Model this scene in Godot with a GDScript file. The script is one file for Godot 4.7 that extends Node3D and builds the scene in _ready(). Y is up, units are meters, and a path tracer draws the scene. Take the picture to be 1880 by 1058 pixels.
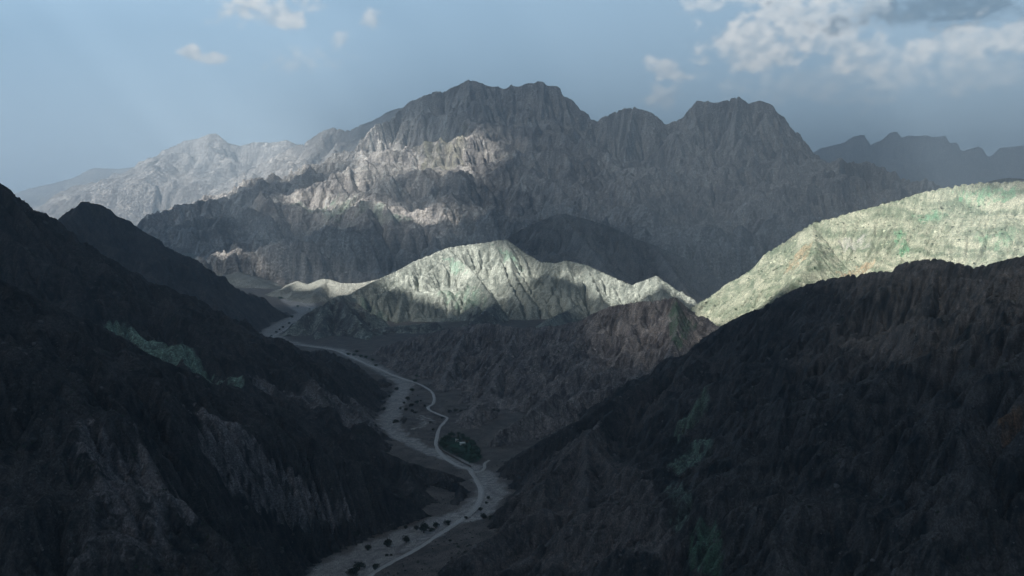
extends Node3D
# A desert valley with a wadi, rock ridges and a high massif under broken cloud. y is up, metres; the valley floor lies near y = 0.

const FOCAL := 1845.0        # photograph's focal length in its pixels
const EYE := Vector3(0, 280, 0)
const PITCH := -4.0
const SUN_TO := Vector3(-0.50, 0.74, 0.46)   # towards the sun
const CLOUD_Y := 3500.0
const TONE_GAIN := 2.1         # the two grain textures that multiply every rock colour average 0.48 together

var sun_dir := SUN_TO.normalized()
var rough_noise := FastNoiseLite.new()
var ridge_noise := FastNoiseLite.new()
var patch_noise := FastNoiseLite.new()
var grain_noise := FastNoiseLite.new()
var wadi_bed: Array = []
var main_road: Array = []
var side_track: Array = []
var corridors: Array = []
var hills: Array = []
var tex := {}
var t0 := 0
var counts := {}


func stage(s: String) -> void:
	print("%6d ms  %s" % [Time.get_ticks_msec() - t0, s])


func ray(px: float, py: float) -> Vector3:
	# direction of a photograph pixel, scaled to one metre of depth
	var d := Vector3((px - 940.0) / FOCAL, (529.0 - py) / FOCAL, -1.0).rotated(Vector3.RIGHT, deg_to_rad(PITCH))
	return d / -d.z


func at(px: float, py: float, depth: float) -> Vector3:
	return EYE + ray(px, py) * depth


func on_floor(px: float, py: float) -> Vector3:
	var d := ray(px, py)
	return EYE + d * (-EYE.y / d.y)


func _ready() -> void:
	t0 = Time.get_ticks_msec()
	set_camera_and_light()
	setup_noise()
	make_textures()
	make_sky()
	stage("sky")
	set_wadi()
	define_hills()
	for h in hills:
		h.shape()
		stage(h.called + " shaped")
	for h in hills:
		h.paint()
		h.commit(self)
		stage(h.called + " built, triangles %d" % h.triangles)
	make_clouds()
	stage("clouds")
	make_floor()
	stage("floor")
	make_road("road", main_road, 4.6, Color(0.64, 0.64, 0.62))
	make_road("track", side_track, 3.4, Color(0.46, 0.455, 0.44))
	stage("roads")
	make_trees()
	make_farm()
	stage("trees and farm")
	scatter()
	stage("scatter")
	var total := 0
	for h in hills:
		total += h.triangles
	stage("triangles of the hills %d" % total)


func set_camera_and_light() -> void:
	var cam := Camera3D.new()
	cam.name = "camera"
	add_child(cam)
	cam.position = EYE
	cam.rotation_degrees = Vector3(PITCH, 0, 0)
	cam.fov = rad_to_deg(2.0 * atan(529.0 / FOCAL))
	cam.near = 1.0
	cam.far = 60000.0
	var sun := DirectionalLight3D.new()
	sun.name = "sun"
	add_child(sun)
	sun.look_at_from_position(sun_dir * 100.0, Vector3.ZERO)
	sun.light_color = Color(1.0, 0.98, 0.94)
	sun.light_energy = 1.6
	sun.light_angular_distance = 0.53
	sun.shadow_enabled = true
	var env := Environment.new()
	env.tonemap_mode = Environment.TONE_MAPPER_LINEAR
	env.tonemap_exposure = 3.1
	env.background_mode = Environment.BG_SKY
	env.sdfgi_enabled = true
	env.ssao_enabled = true
	env.ssil_enabled = true
	env.fog_enabled = true
	env.fog_density = 0.00016
	env.fog_light_color = Color(0.80, 0.89, 0.97)
	var we := WorldEnvironment.new()
	we.name = "surroundings"
	we.environment = env
	add_child(we)


func make_noise(seed_: int, freq: float, octaves: int, ridged := false, warp := 0.0) -> FastNoiseLite:
	var n := FastNoiseLite.new()
	n.seed = seed_
	n.noise_type = FastNoiseLite.TYPE_SIMPLEX_SMOOTH
	n.frequency = freq
	n.fractal_octaves = octaves
	n.fractal_type = FastNoiseLite.FRACTAL_RIDGED if ridged else FastNoiseLite.FRACTAL_FBM
	n.fractal_gain = 0.52
	if warp > 0.0:
		n.domain_warp_enabled = true
		n.domain_warp_amplitude = warp
		n.domain_warp_frequency = freq * 0.7
		n.domain_warp_fractal_type = FastNoiseLite.DOMAIN_WARP_FRACTAL_NONE
	return n


func setup_noise() -> void:
	# frequencies per unit; positions are divided by each hill's own scale before use
	rough_noise = make_noise(11, 1.0, 4)
	ridge_noise = make_noise(23, 1.0, 4, true)
	patch_noise = make_noise(37, 1.0, 3)
	grain_noise = make_noise(41, 1.0, 2)


func make_textures() -> void:
	# rock grain: tone variation only, multiplied on the colours of the hills
	tex.rock_a = grain_texture(101, 0.02, 6, true, 0.20, 1.0, 0.15, 0.8)
	tex.rock_b = grain_texture(102, 0.012, 6, false, 0.28, 1.0, 0.25, 0.75)
	tex.bump = grain_texture(103, 0.014, 6, true, 0.0, 1.0)


func grain_texture(seed_: int, freq: float, oct: int, ridged: bool, lo: float, hi: float, from := 0.0, to := 1.0) -> NoiseTexture2D:
	var n := make_noise(seed_, freq, oct, ridged, 12.0)
	n.fractal_gain = 0.6
	var t := NoiseTexture2D.new()
	t.width = 1024
	t.height = 1024
	t.seamless = true
	t.seamless_blend_skirt = 0.15
	t.noise = n
	var g := Gradient.new()
	var l := Color(lo, lo, lo).linear_to_srgb()
	var u := Color(minf(hi, 1.0), minf(hi, 1.0), minf(hi, 1.0)).linear_to_srgb()
	g.set_color(0, l)
	g.set_color(1, u)
	g.set_offset(0, from)
	g.set_offset(1, to)
	t.color_ramp = g
	return t


func rock_material(called: String, size: float, relief: float) -> StandardMaterial3D:
	var m := StandardMaterial3D.new()
	m.resource_name = called
	m.vertex_color_use_as_albedo = true
	m.albedo_texture = tex.rock_a
	m.uv1_triplanar = true
	m.uv1_world_triplanar = true
	m.uv1_scale = Vector3.ONE / size
	m.detail_enabled = true
	m.detail_blend_mode = BaseMaterial3D.BLEND_MODE_MUL
	m.detail_albedo = tex.rock_b
	m.detail_uv_layer = BaseMaterial3D.DETAIL_UV_2
	m.uv2_triplanar = true
	m.uv2_world_triplanar = true
	m.uv2_scale = Vector3.ONE / (size * 0.37)
	m.heightmap_enabled = true
	m.heightmap_texture = tex.bump
	m.heightmap_scale = relief * 100.0
	m.roughness = 0.95
	m.metallic_specular = 0.25
	return m


# ---------------------------------------------------------------- sky
func make_sky() -> void:
	var w := 4096
	var h := 2048
	var im := Image.create(w, h, false, Image.FORMAT_RGBF)
	var soft := make_noise(501, 1.0, 5)
	var puff := make_noise(502, 1.0, 5)
	# the clear air: small picture enlarged
	var sw := 64
	var sh := 128
	var air := Image.create(sw, sh, false, Image.FORMAT_RGBF)
	for j in sh:
		var el := 90.0 - (j + 0.5) * 180.0 / sh
		for i in sw:
			var az := (i + 0.5) / sw * TAU
			var dir := Vector3(sin(az), 0, -cos(az))   # the picture's left edge looks to -z
			var toward: float = 0.5 + 0.5 * Vector3(dir.x, 0, dir.z).dot(Vector3(sun_dir.x, 0, sun_dir.z).normalized())
			var up := clampf(el / 60.0, 0.0, 1.0)
			var c := Color(0.165, 0.225, 0.275).lerp(Color(0.036, 0.080, 0.135), pow(up, 0.5))
			c = c * 1.85 * lerpf(0.80, 1.75, toward)
			air.set_pixel(i, j, c)
	# enlarged with a copy on either side, so that it closes at the edge
	var three := Image.create(sw * 3, sh, false, Image.FORMAT_RGBF)
	for k in 3:
		three.blit_rect(air, Rect2i(0, 0, sw, sh), Vector2i(sw * k, 0))
	three.resize(w * 3, h, Image.INTERPOLATE_CUBIC)
	im = three.get_region(Rect2i(w, 0, w, h))
	# clouds: banks of cumulus, listed as (azimuth, elevation, width, height, cover), the same kind all round
	var banks := []
	var rng := RandomNumberGenerator.new()
	rng.seed = 77
	for b in [[500, 18, 110, 50, 0.85], [450, 15, 40, 25, 0.9], [540, 40, 45, 22, 0.8], [680, 34, 26, 22, 0.75], [350, 98, 22, 15, 1.0], [395, 107, 32, 12, 0.9], [570, 108, 70, 32, 0.45], [625, 70, 16, 10, 0.5],
[1480, 25, 190, 85, 1.0], [1400, 85, 130, 62, 0.9], [1540, 80, 150, 55, 0.85], [1310, 10, 80, 24, 0.7], [1225, 128, 40, 36, 0.8], [1220, 175, 42, 34, 0.6], [1735, 4, 230, 80, 1.0, 1], [1830, 74, 170, 40, 0.85], [1650, 105, 200, 40, 0.45], [1800, 130, 230, 60, 0.4], [1500, 150, 240, 60, 0.3], [1560, 5, 90, 30, 0.6]]:
		var d := ray(b[0], b[1])
		banks.append([atan2(d.x, -d.z), asin(d.normalized().y), b[2] / FOCAL, b[3] / FOCAL, b[4], b.size() > 5])
	for k in 60:
		var az := rng.randf_range(0.62, TAU - 0.62)
		var el := deg_to_rad(rng.randf_range(5.0, 26.0))
		banks.append([wrapf(az, -PI, PI), el, rng.randf_range(0.02, 0.09), rng.randf_range(0.012, 0.035), rng.randf_range(0.5, 1.0), rng.randf() < 0.2])
	for b in banks:
		var rx: float = b[2] * 1.9
		var ry: float = b[3] * 1.9
		var i0 := int((b[0] - rx) / TAU * w)
		var i1 := int((b[0] + rx) / TAU * w)
		var j0 := int((0.5 - (b[1] + ry) / PI) * h)
		var j1 := int((0.5 - (b[1] - ry) / PI) * h)
		for j in range(maxi(j0, 0), mini(j1, h / 2) + 1):
			for ii in range(i0, i1 + 1):
				var i := posmod(ii, w)
				var az := (ii + 0.5) / w * TAU
				var el := (0.5 - (j + 0.5) / h) * PI
				var u: float = (az - b[0]) / b[2]
				var v: float = (el - b[1]) / b[3]
				var p := Vector2(az * 19.0, el * 27.0)
				var n := soft.get_noise_2d(p.x, p.y)
				var n2 := puff.get_noise_2d(p.x * 2.6 + 40.0, p.y * 2.6)
				var body := 1.0 - sqrt(u * u + v * v * (1.4 if v < 0.0 else 1.0)) + n * 0.8 + n2 * 0.5
				var a: float = smoothstep(0.08, 0.72, body) * b[4] * 0.9
				if a <= 0.003:
					continue
				var lit := clampf(0.5 + 0.34 * v + n2 * 0.75 - u * 0.12, 0.0, 1.0)
				var cc := Color(0.235, 0.29, 0.34).lerp(Color(0.43, 0.45, 0.46), lit)
				if b[5]:
					cc = Color(0.052, 0.098, 0.15).lerp(Color(0.09, 0.14, 0.19), lit)   # a thick bank seen from its shaded side
				im.set_pixel(i, j, im.get_pixel(i, j).lerp(cc, clampf(a, 0.0, 0.92)))
	var mat := PanoramaSkyMaterial.new()
	mat.panorama = ImageTexture.create_from_image(im)
	var sky := Sky.new()
	sky.sky_material = mat
	(get_node("surroundings") as WorldEnvironment).environment.sky = sky


# ---------------------------------------------------------------- the clouds overhead, whose shade lies over the valley
func capsule_distance(p: Vector2, line: PackedVector2Array) -> float:
	var best := 1e9
	for k in line.size() - 1:
		best = minf(best, p.distance_to(Geometry2D.get_closest_point_to_segment(p, line[k], line[k + 1])))
	return best


func first_hit(px: float, py: float) -> Vector3:
	var dir := ray(px, py)
	var t := 380.0
	while t < 16000.0:
		var p := EYE + dir * t
		if p.y < 0.0 or top(p.x, p.z) > p.y:
			return p
		t *= 1.002
	return EYE + dir * 9000.0


func seen(p: Vector3) -> bool:
	# whether the photograph's viewpoint sees that place
	for k in 60:
		var q := EYE.lerp(p, 0.25 + 0.745 * k / 60.0)
		if top(q.x, q.z) > q.y + 0.5:
			return false
	return true


func make_clouds() -> void:
	# gaps: where the photograph shows sun on the ground, as lines with a half-width; each is carried up along the sun's rays
	var gaps := []
	for g in [
			[[[495, 530], [545, 550], [600, 530], [645, 530]], 165.0, 110.0],
			[[[470, 522], [430, 505], [370, 478]], 150.0, 120.0],
			[[[722, 575], [765, 525], [830, 492], [900, 492], [940, 515], [1010, 540], [1070, 540], [1150, 545], [1210, 540], [1255, 548]], 130.0, 90.0],
			[[[690, 570], [730, 590]], 70.0, 80.0],
			[[[1300, 590], [1340, 560], [1420, 490], [1500, 450], [1600, 440], [1720, 400], [1860, 400], [1950, 400]], 160.0, 80.0],
			[[[1400, 530], [1500, 490], [1640, 460], [1750, 445], [1860, 455], [1950, 455]], 160.0, 80.0],
			[[[515, 374], [560, 372], [620, 385], [700, 392], [770, 405]], 150.0, 220.0, 0.08],
			[[[640, 335], [665, 290], [700, 265], [730, 300], [785, 315], [845, 275], [850, 250]], 115.0, 220.0, 0.08]]:
		var pts := PackedVector2Array()
		for p in g[0]:
			var q := first_hit(p[0], p[1])
			q += sun_dir * ((CLOUD_Y - q.y) / sun_dir.y)
			pts.append(Vector2(q.x, q.z))
		gaps.append({"line": pts, "r": g[1], "soft": g[2], "veil": g[3] if g.size() > 3 else 0.0})
	var cell := 60.0
	var x0 := -7400.0
	var z0 := -12600.0
	var nx := 240
	var nz := 285
	var edge := make_noise(601, 1.0 / 420.0, 4)
	var lump := make_noise(602, 1.0 / 700.0, 4)
	var v := PackedVector3Array()
	var c := PackedColorArray()
	var idx := PackedInt32Array()
	var side := [0.0, 1.0]
	for s in side:
		for j in nz:
			for i in nx:
				var x := x0 + i * cell
				var z := z0 + j * cell
				var n := edge.get_noise_2d(x, z)
				var a := 1.0
				for g in gaps:
					var d: float = capsule_distance(Vector2(x, z), g.line) + n * g.r * 0.6
					a = minf(a, maxf(g.veil, smoothstep(g.r - g.soft * 0.5, g.r + g.soft * 0.5, d)))
				# the open sky to the left beyond the massif
				var drop2: float = (CLOUD_Y - 500.0) / sun_dir.y
				var gx := x - sun_dir.x * drop2
				var gz := z - sun_dir.z * drop2
				var west := gx + 0.135 * -gz + 150.0 + n * 250.0
				a = minf(a, maxf(smoothstep(-500.0, 500.0, west), smoothstep(-6200.0, -5600.0, gz)))
				a = minf(a, smoothstep(-5600.0, -4200.0, gx + n * 600.0))
				a *= 1.0 - 0.055 * smoothstep(-4000.0, -5400.0, gz)   # thinner cloud over the far massif
				var border := minf(minf(i, nx - 1 - i), minf(j, nz - 1 - j)) / 5.0
				a *= clampf(border, 0.0, 1.0)
				var th := 60.0 + 260.0 * a + lump.get_noise_2d(x, z) * 160.0 * a
				v.append(Vector3(x, CLOUD_Y + (th if s > 0.5 else -0.15 * th), z))
				c.append(Color(1, 1, 1, 1.0 - sqrt(1.0 - a * 0.985)))
	for s in 2:
		for j in nz - 1:
			for i in nx - 1:
				var k: int = s * nx * nz + j * nx + i
				if maxf(maxf(c[k].a, c[k + 1].a), maxf(c[k + nx].a, c[k + nx + 1].a)) < 0.002:
					continue
				idx.append_array(PackedInt32Array([k, k + 1, k + nx, k + 1, k + nx + 1, k + nx]))
	var m := StandardMaterial3D.new()
	m.resource_name = "cloud_droplets"
	m.vertex_color_use_as_albedo = true
	m.albedo_color = Color(0.80, 0.82, 0.85)
	m.transparency = BaseMaterial3D.TRANSPARENCY_ALPHA
	m.backlight_enabled = true
	m.backlight = Color(0.10, 0.115, 0.13)
	m.roughness = 1.0
	m.metallic_specular = 0.0
	cloud_sheet("cloud", v, c, idx, m)
	# unseen banks added behind and beside the viewer to dim the near slopes
	for bank in [["cloud_added_behind", -15000.0, 15000.0, 3600.0, 15000.0], ["cloud_added_right", 6300.0, 15000.0, -8200.0, 4400.0], ["cloud_added_left", -15000.0, -6600.0, -2600.0, 4400.0]]:
		v = PackedVector3Array()
		c = PackedColorArray()
		idx = PackedInt32Array()
		var step := 300.0
		nx = int((bank[2] - bank[1]) / step) + 1
		nz = int((bank[4] - bank[3]) / step) + 1
		for s in 2:
			for j in nz:
				for i in nx:
					var x: float = bank[1] + i * step
					var z: float = bank[3] + j * step
					var a := clampf(minf(minf(i, nx - 1 - i), minf(j, nz - 1 - j)) / 2.0, 0.0, 1.0)
					var th := 60.0 + 260.0 * a + lump.get_noise_2d(x, z) * 160.0 * a
					v.append(Vector3(x, CLOUD_Y + 12.0 + (th if s == 1 else -0.15 * th), z))
					c.append(Color(1, 1, 1, 1.0 - sqrt(1.0 - a * 0.985)))
					if i < nx - 1 and j < nz - 1:
						var k: int = s * nx * nz + j * nx + i
						idx.append_array(PackedInt32Array([k, k + 1, k + nx, k + 1, k + nx + 1, k + nx]))
		cloud_sheet(bank[0], v, c, idx, m)


func cloud_sheet(called: String, v: PackedVector3Array, c: PackedColorArray, idx: PackedInt32Array, m: Material) -> void:
	var arr := []
	arr.resize(Mesh.ARRAY_MAX)
	arr[Mesh.ARRAY_VERTEX] = v
	arr[Mesh.ARRAY_COLOR] = c
	arr[Mesh.ARRAY_INDEX] = idx
	var mesh := ArrayMesh.new()
	mesh.add_surface_from_arrays(Mesh.PRIMITIVE_TRIANGLES, arr)
	mesh.surface_set_material(0, m)
	var o := MeshInstance3D.new()
	o.name = called
	o.mesh = mesh
	o.set_meta("kind", "structure")
	add_child(o)


# ---------------------------------------------------------------- the wadi's course
func corridor(line: Array) -> Array:
	var out := []
	for p in line:
		var q := on_floor(p[0], p[1])
		out.append(Vector3(q.x, p[2], q.z))
	return out


func set_wadi() -> void:
	# centre lines on the floor (photograph pixels) with a half-width in metres
	wadi_bed = corridor([[560, 1150, 23], [640, 1040, 23], [720, 1000, 21], [800, 965, 18], [870, 940, 16], [905, 905, 15], [890, 872, 12], [850, 852, 9], [790, 830, 10], [735, 802, 12], [712, 775, 14], [728, 740, 12], [745, 705, 14],
			[700, 680, 11], [660, 660, 11], [620, 642, 12], [560, 634, 9], [515, 625, 14], [495, 612, 21], [530, 592, 30], [565, 574, 30], [545, 552, 50], [540, 535, 80]])
	main_road = corridor([[676, 1062, 3], [690, 1050, 3], [720, 1033, 3], [780, 1000, 3], [830, 965, 3], [860, 945, 3], [878, 925, 3], [884, 905, 3], [879, 888, 3], [868, 873, 3], [862, 861, 3], [840, 855, 3], [815, 838, 3], [801, 820, 3], [803, 800, 3], [808, 785, 3], [820, 771, 3], [819, 767, 3],
			[805, 761, 3], [789, 754, 3], [786, 748, 3], [795, 742, 3], [797, 730, 3], [790, 718, 3], [770, 706, 3], [745, 697, 3], [720, 688, 3], [695, 677, 3], [670, 667, 3], [640, 653, 3], [615, 643, 3], [580, 637, 3], [545, 633, 3], [520, 628, 3], [500, 619, 3], [515, 610, 3], [545, 592, 3], [575, 574, 3], [560, 560, 3], [545, 552, 3], [522, 545, 3], [505, 536, 3]])
	side_track = corridor([[868, 868, 2], [880, 867, 2], [889, 860, 2], [890, 852, 2], [898, 846, 2]])
	corridors = [wadi_bed]
	for r in [main_road, side_track]:
		var wide := []
		for p in r:
			wide.append(Vector3(p.x, 7.0, p.z))
		corridors.append(wide)
	corridors.append(corridor([[815, 812, 14], [832, 818, 20], [850, 828, 22], [870, 842, 14]]))
	corridors.append(corridor([[745, 760, 14], [770, 765, 16], [775, 735, 14]]))
	corridors.append(corridor([[830, 758, 8], [875, 757, 8], [920, 756, 7]]))


func define_hills() -> void:
	add_hill({
		"called": "mountain_massif", "box": [-2750, 2950, -6900, -4150], "cell": 14.0, "fine": 2, "iter": 9, "k": 0.006, "rill": [2, 0.003], "noise": [900.0, 150.0], "detail": [75.0, 14.0], "ledge": [95.0, 12.0, 0.08], "flute": [100.0, 17.0, -5.0], "rock": [420.0, 8.0],
		"slope": [1.9, 300.0, 0.33],
		"ridges": [
			[[735, 200, 6450], [755, 183, 6450], [765, 181, 6450], [800, 166, 6480], [815, 167, 6490], [840, 155, 6500], [862, 146, 6500], [880, 150, 6510], [900, 158, 6530], [920, 159, 6550], [945, 157, 6560], [965, 152, 6560], [985, 148, 6560], [997, 152, 6560], [1003, 157, 6560], [1022, 157, 6560], [1033, 172, 6560], [1060, 193, 6560], [1085, 215, 6560], [1097, 223, 6560], [1110, 212, 6550], [1130, 203, 6530], [1163, 195, 6500], [1195, 208, 6500], [1224, 227, 6500], [1250, 217, 6480], [1262, 205, 6460], [1280, 183, 6440], [1300, 185, 6430], [1310, 188, 6430], [1335, 182, 6420], [1355, 176, 6400], [1375, 190, 6400], [1395, 182, 6400], [1415, 190, 6400], [1425, 207, 6400], [1440, 215, 6400], [1452, 245, 6380], [1460, 270, 6360], [1480, 283, 6340], [1510, 305, 6300], [1560, 323, 6250], [1620, 340, 6200], [1690, 348, 6150], [1780, 360, 6100]],
			[[735, 200, 6450], [715, 222, 6350], [690, 228, 6250], [665, 255, 6150], [645, 295, 6050], [600, 335, 5900], [570, 356, 5750], [500, 370, 5450], [440, 395, 5200], [400, 400, 5050], [360, 396, 4950], [335, 405, 4850], [300, 425, 4750], [270, 450, 4700]],
			[[862, 146, 6500], [850, 250, 6200], [840, 330, 5900], [790, 400, 5400], [760, 450, 4900]],
			[[1000, 152, 6550], [980, 300, 6150], [960, 400, 5500]],
			[[1163, 195, 6500], [1140, 320, 6000], [1120, 400, 5300]],
			[[1355, 176, 6400], [1340, 330, 5900], [1300, 430, 5200], [1280, 480, 4700]],
			[[1440, 215, 6400], [1480, 330, 6000], [1500, 400, 5500]]],
		"tone": [Color(0.22, 0.21, 0.208), Color(0.46, 0.43, 0.40)],
		"patches": [{"at": [[510, 368], [620, 365], [700, 378], [790, 405], [700, 414], [580, 392]], "tone": Color(0.21, 0.29, 0.23), "wob": 40.0, "amount": 0.6}, {"at": [[760, 270], [800, 250], [860, 245], [850, 290], [800, 320]], "tone": Color(0.30, 0.29, 0.21), "wob": 40.0, "amount": 0.6}]})
	add_hill({
		"called": "far_range_left", "box": [-3200, 200, -9800, -6900], "cell": 24.0, "fine": 1, "iter": 6, "k": 0.0035, "rill": [4, 0.005], "noise": [900.0, 120.0], "detail": [100.0, 14.0], "flute": [140.0, 26.0, -10.0], "rock": [900.0, 10.0], "slope": [1.5, 120.0, 0.5],
		"ridges": [[[400, 340, 8900], [480, 300, 8800], [545, 266, 8700], [560, 262, 8600], [590, 241, 8600], [610, 234, 8600], [640, 240, 8550], [665, 228, 8500], [690, 219, 8500], [715, 203, 8500], [735, 198, 8500], [800, 230, 8500]], [[610, 234, 8600], [560, 300, 8000], [520, 360, 7400]]],
		"tone": [Color(0.19, 0.18, 0.175), Color(0.31, 0.29, 0.275)]})
	add_hill({
		"called": "far_range_left_beyond", "box": [-5000, -800, -11600, -8600], "cell": 28.0, "fine": 1, "iter": 6, "k": 0.0035, "rill": [4, 0.005], "noise": [1000.0, 130.0], "detail": [120.0, 16.0], "flute": [160.0, 30.0, -10.0], "rock": [900.0, 10.0], "slope": [1.4, 120.0, 0.42],
		"ridges": [[[120, 350, 10600], [200, 330, 10400], [250, 305, 10300], [280, 293, 10200], [300, 276, 10100], [340, 258, 10000], [365, 254, 10000], [385, 245, 10000], [395, 245, 10000], [420, 263, 10000], [440, 268, 10000], [465, 261, 10000], [505, 261, 10000], [525, 257, 10000], [545, 265, 10000], [600, 270, 10000], [660, 260, 10000]], [[385, 245, 10000], [360, 320, 9400]]],
		"tone": [Color(0.19, 0.18, 0.175), Color(0.31, 0.29, 0.275)]})
	add_hill({
		"called": "far_range_left_horizon", "box": [-7400, -3400, -14200, -11000], "cell": 36.0, "fine": 1, "iter": 6, "k": 0.0035, "rill": [4, 0.005], "noise": [1200.0, 130.0], "detail": [150.0, 18.0], "rock": [900.0, 10.0], "slope": [1.0, 100.0, 0.4],
		"ridges": [[[-60, 380, 12900], [20, 358, 12800], [50, 347, 12700], [100, 336, 12600], [140, 325, 12500], [160, 312, 12500], [175, 308, 12500], [215, 310, 12500], [260, 305, 12500], [330, 320, 12500]]],
		"tone": [Color(0.13, 0.125, 0.125), Color(0.19, 0.18, 0.17)]})
	add_hill({
		"called": "far_range_right", "box": [2900, 7600, -13400, -10200], "cell": 26.0, "fine": 1, "iter": 6, "k": 0.0035, "rill": [4, 0.005], "noise": [1000.0, 120.0], "detail": [120.0, 16.0], "rock": [900.0, 10.0], "slope": [2.2, 250.0, 0.4],
		"ridges": [[[1440, 320, 12000], [1485, 283, 12000], [1510, 271, 12000], [1550, 262, 12000], [1568, 250, 12000], [1586, 247, 12000], [1598, 266, 12000], [1610, 260, 12000], [1622, 256, 12000], [1632, 244, 12000], [1646, 241, 12000], [1655, 252, 12000], [1670, 248, 12000], [1682, 250, 12000], [1700, 248, 12000], [1712, 252, 12000], [1735, 249, 12000], [1744, 263, 12000], [1756, 261, 12000], [1764, 278, 12000], [1780, 274, 12000], [1795, 269, 12000], [1805, 272, 12000], [1812, 291, 12000], [1824, 283, 12000], [1838, 271, 12000], [1880, 267, 12000], [1960, 262, 12000], [2060, 290, 12000]]],
		"tone": [Color(0.20, 0.19, 0.19), Color(0.34, 0.32, 0.30)]})
	add_hill({
		"called": "hill_behind_right", "box": [1500, 2700, -4700, -3500], "cell": 12.0, "fine": 1, "iter": 6, "k": 0.0035, "rill": [4, 0.005], "noise": [400.0, 40.0], "detail": [50.0, 6.0], "rock": [400.0, 5.0], "slope": [0.9, 50.0, 0.5],
		"ridges": [[[1740, 352, 4150], [1780, 343, 4200], [1830, 330, 4200], [1850, 327, 4200], [1880, 328, 4200], [1950, 335, 4200]]],
		"tone": [Color(0.10, 0.095, 0.095), Color(0.13, 0.12, 0.115)]})
	add_hill({
		"called": "fan_left", "box": [-2000, -700, -5200, -3700], "cell": 10.0, "fine": 1, "iter": 6, "k": 0.0035, "rill": [4, 0.005], "noise": [300.0, 16.0], "detail": [40.0, 3.0], "rock": [250.0, 3.0], "slope": [0.35, 10.0, 0.26],
		"ridges": [[[240, 450, 4700], [340, 463, 4600], [400, 480, 4450], [450, 505, 4200], [500, 524, 3980]]],
		"tone": [Color(0.21, 0.215, 0.195), Color(0.30, 0.30, 0.27)]})
	add_hill({
		"called": "low_hills", "box": [-1050, -250, -3950, -3000], "cell": 6.0, "fine": 1, "iter": 6, "k": 0.0035, "rill": [4, 0.005], "noise": [160.0, 14.0], "detail": [24.0, 2.0], "rock": [180.0, 2.0], "slope": [0.6, 20.0, 0.38],
		"ridges": [[[525, 524, 3650], [545, 516, 3620], [560, 521, 3600]], [[570, 520, 3560], [590, 512, 3520], [605, 513, 3500], [625, 520, 3450], [640, 520, 3450], [660, 520, 3450], [700, 512, 3450]], [[600, 513, 3500], [575, 545, 3330]]],
		"tone": [Color(0.21, 0.22, 0.20), Color(0.31, 0.315, 0.285)]})
	add_hill({
		"called": "ridge_behind", "box": [-400, 1500, -4050, -2950], "cell": 7.0, "fine": 1, "iter": 9, "k": 0.006, "rill": [4, 0.005], "noise": [190.0, 42.0], "detail": [34.0, 7.0], "flute": [40.0, 7.0, -8.0], "rock": [170.0, 2.5], "slope": [1.0, 40.0, 0.46],
		"ridges": [[[840, 490, 3550], [880, 462, 3600], [930, 438, 3650], [950, 425, 3690], [985, 408, 3730], [1020, 394, 3760], [1040, 393, 3770], [1060, 398, 3780], [1120, 415, 3800], [1160, 435, 3800], [1200, 450, 3800], [1260, 475, 3780], [1300, 500, 3700], [1350, 528, 3600], [1430, 545, 3500]], [[1030, 394, 3765], [1080, 450, 3550], [1120, 500, 3300]], [[1200, 450, 3800], [1240, 500, 3450], [1260, 530, 3250]], [[1300, 500, 3700], [1330, 530, 3450]]],
		"tone": [Color(0.13, 0.126, 0.129), Color(0.28, 0.265, 0.255)]})
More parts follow.
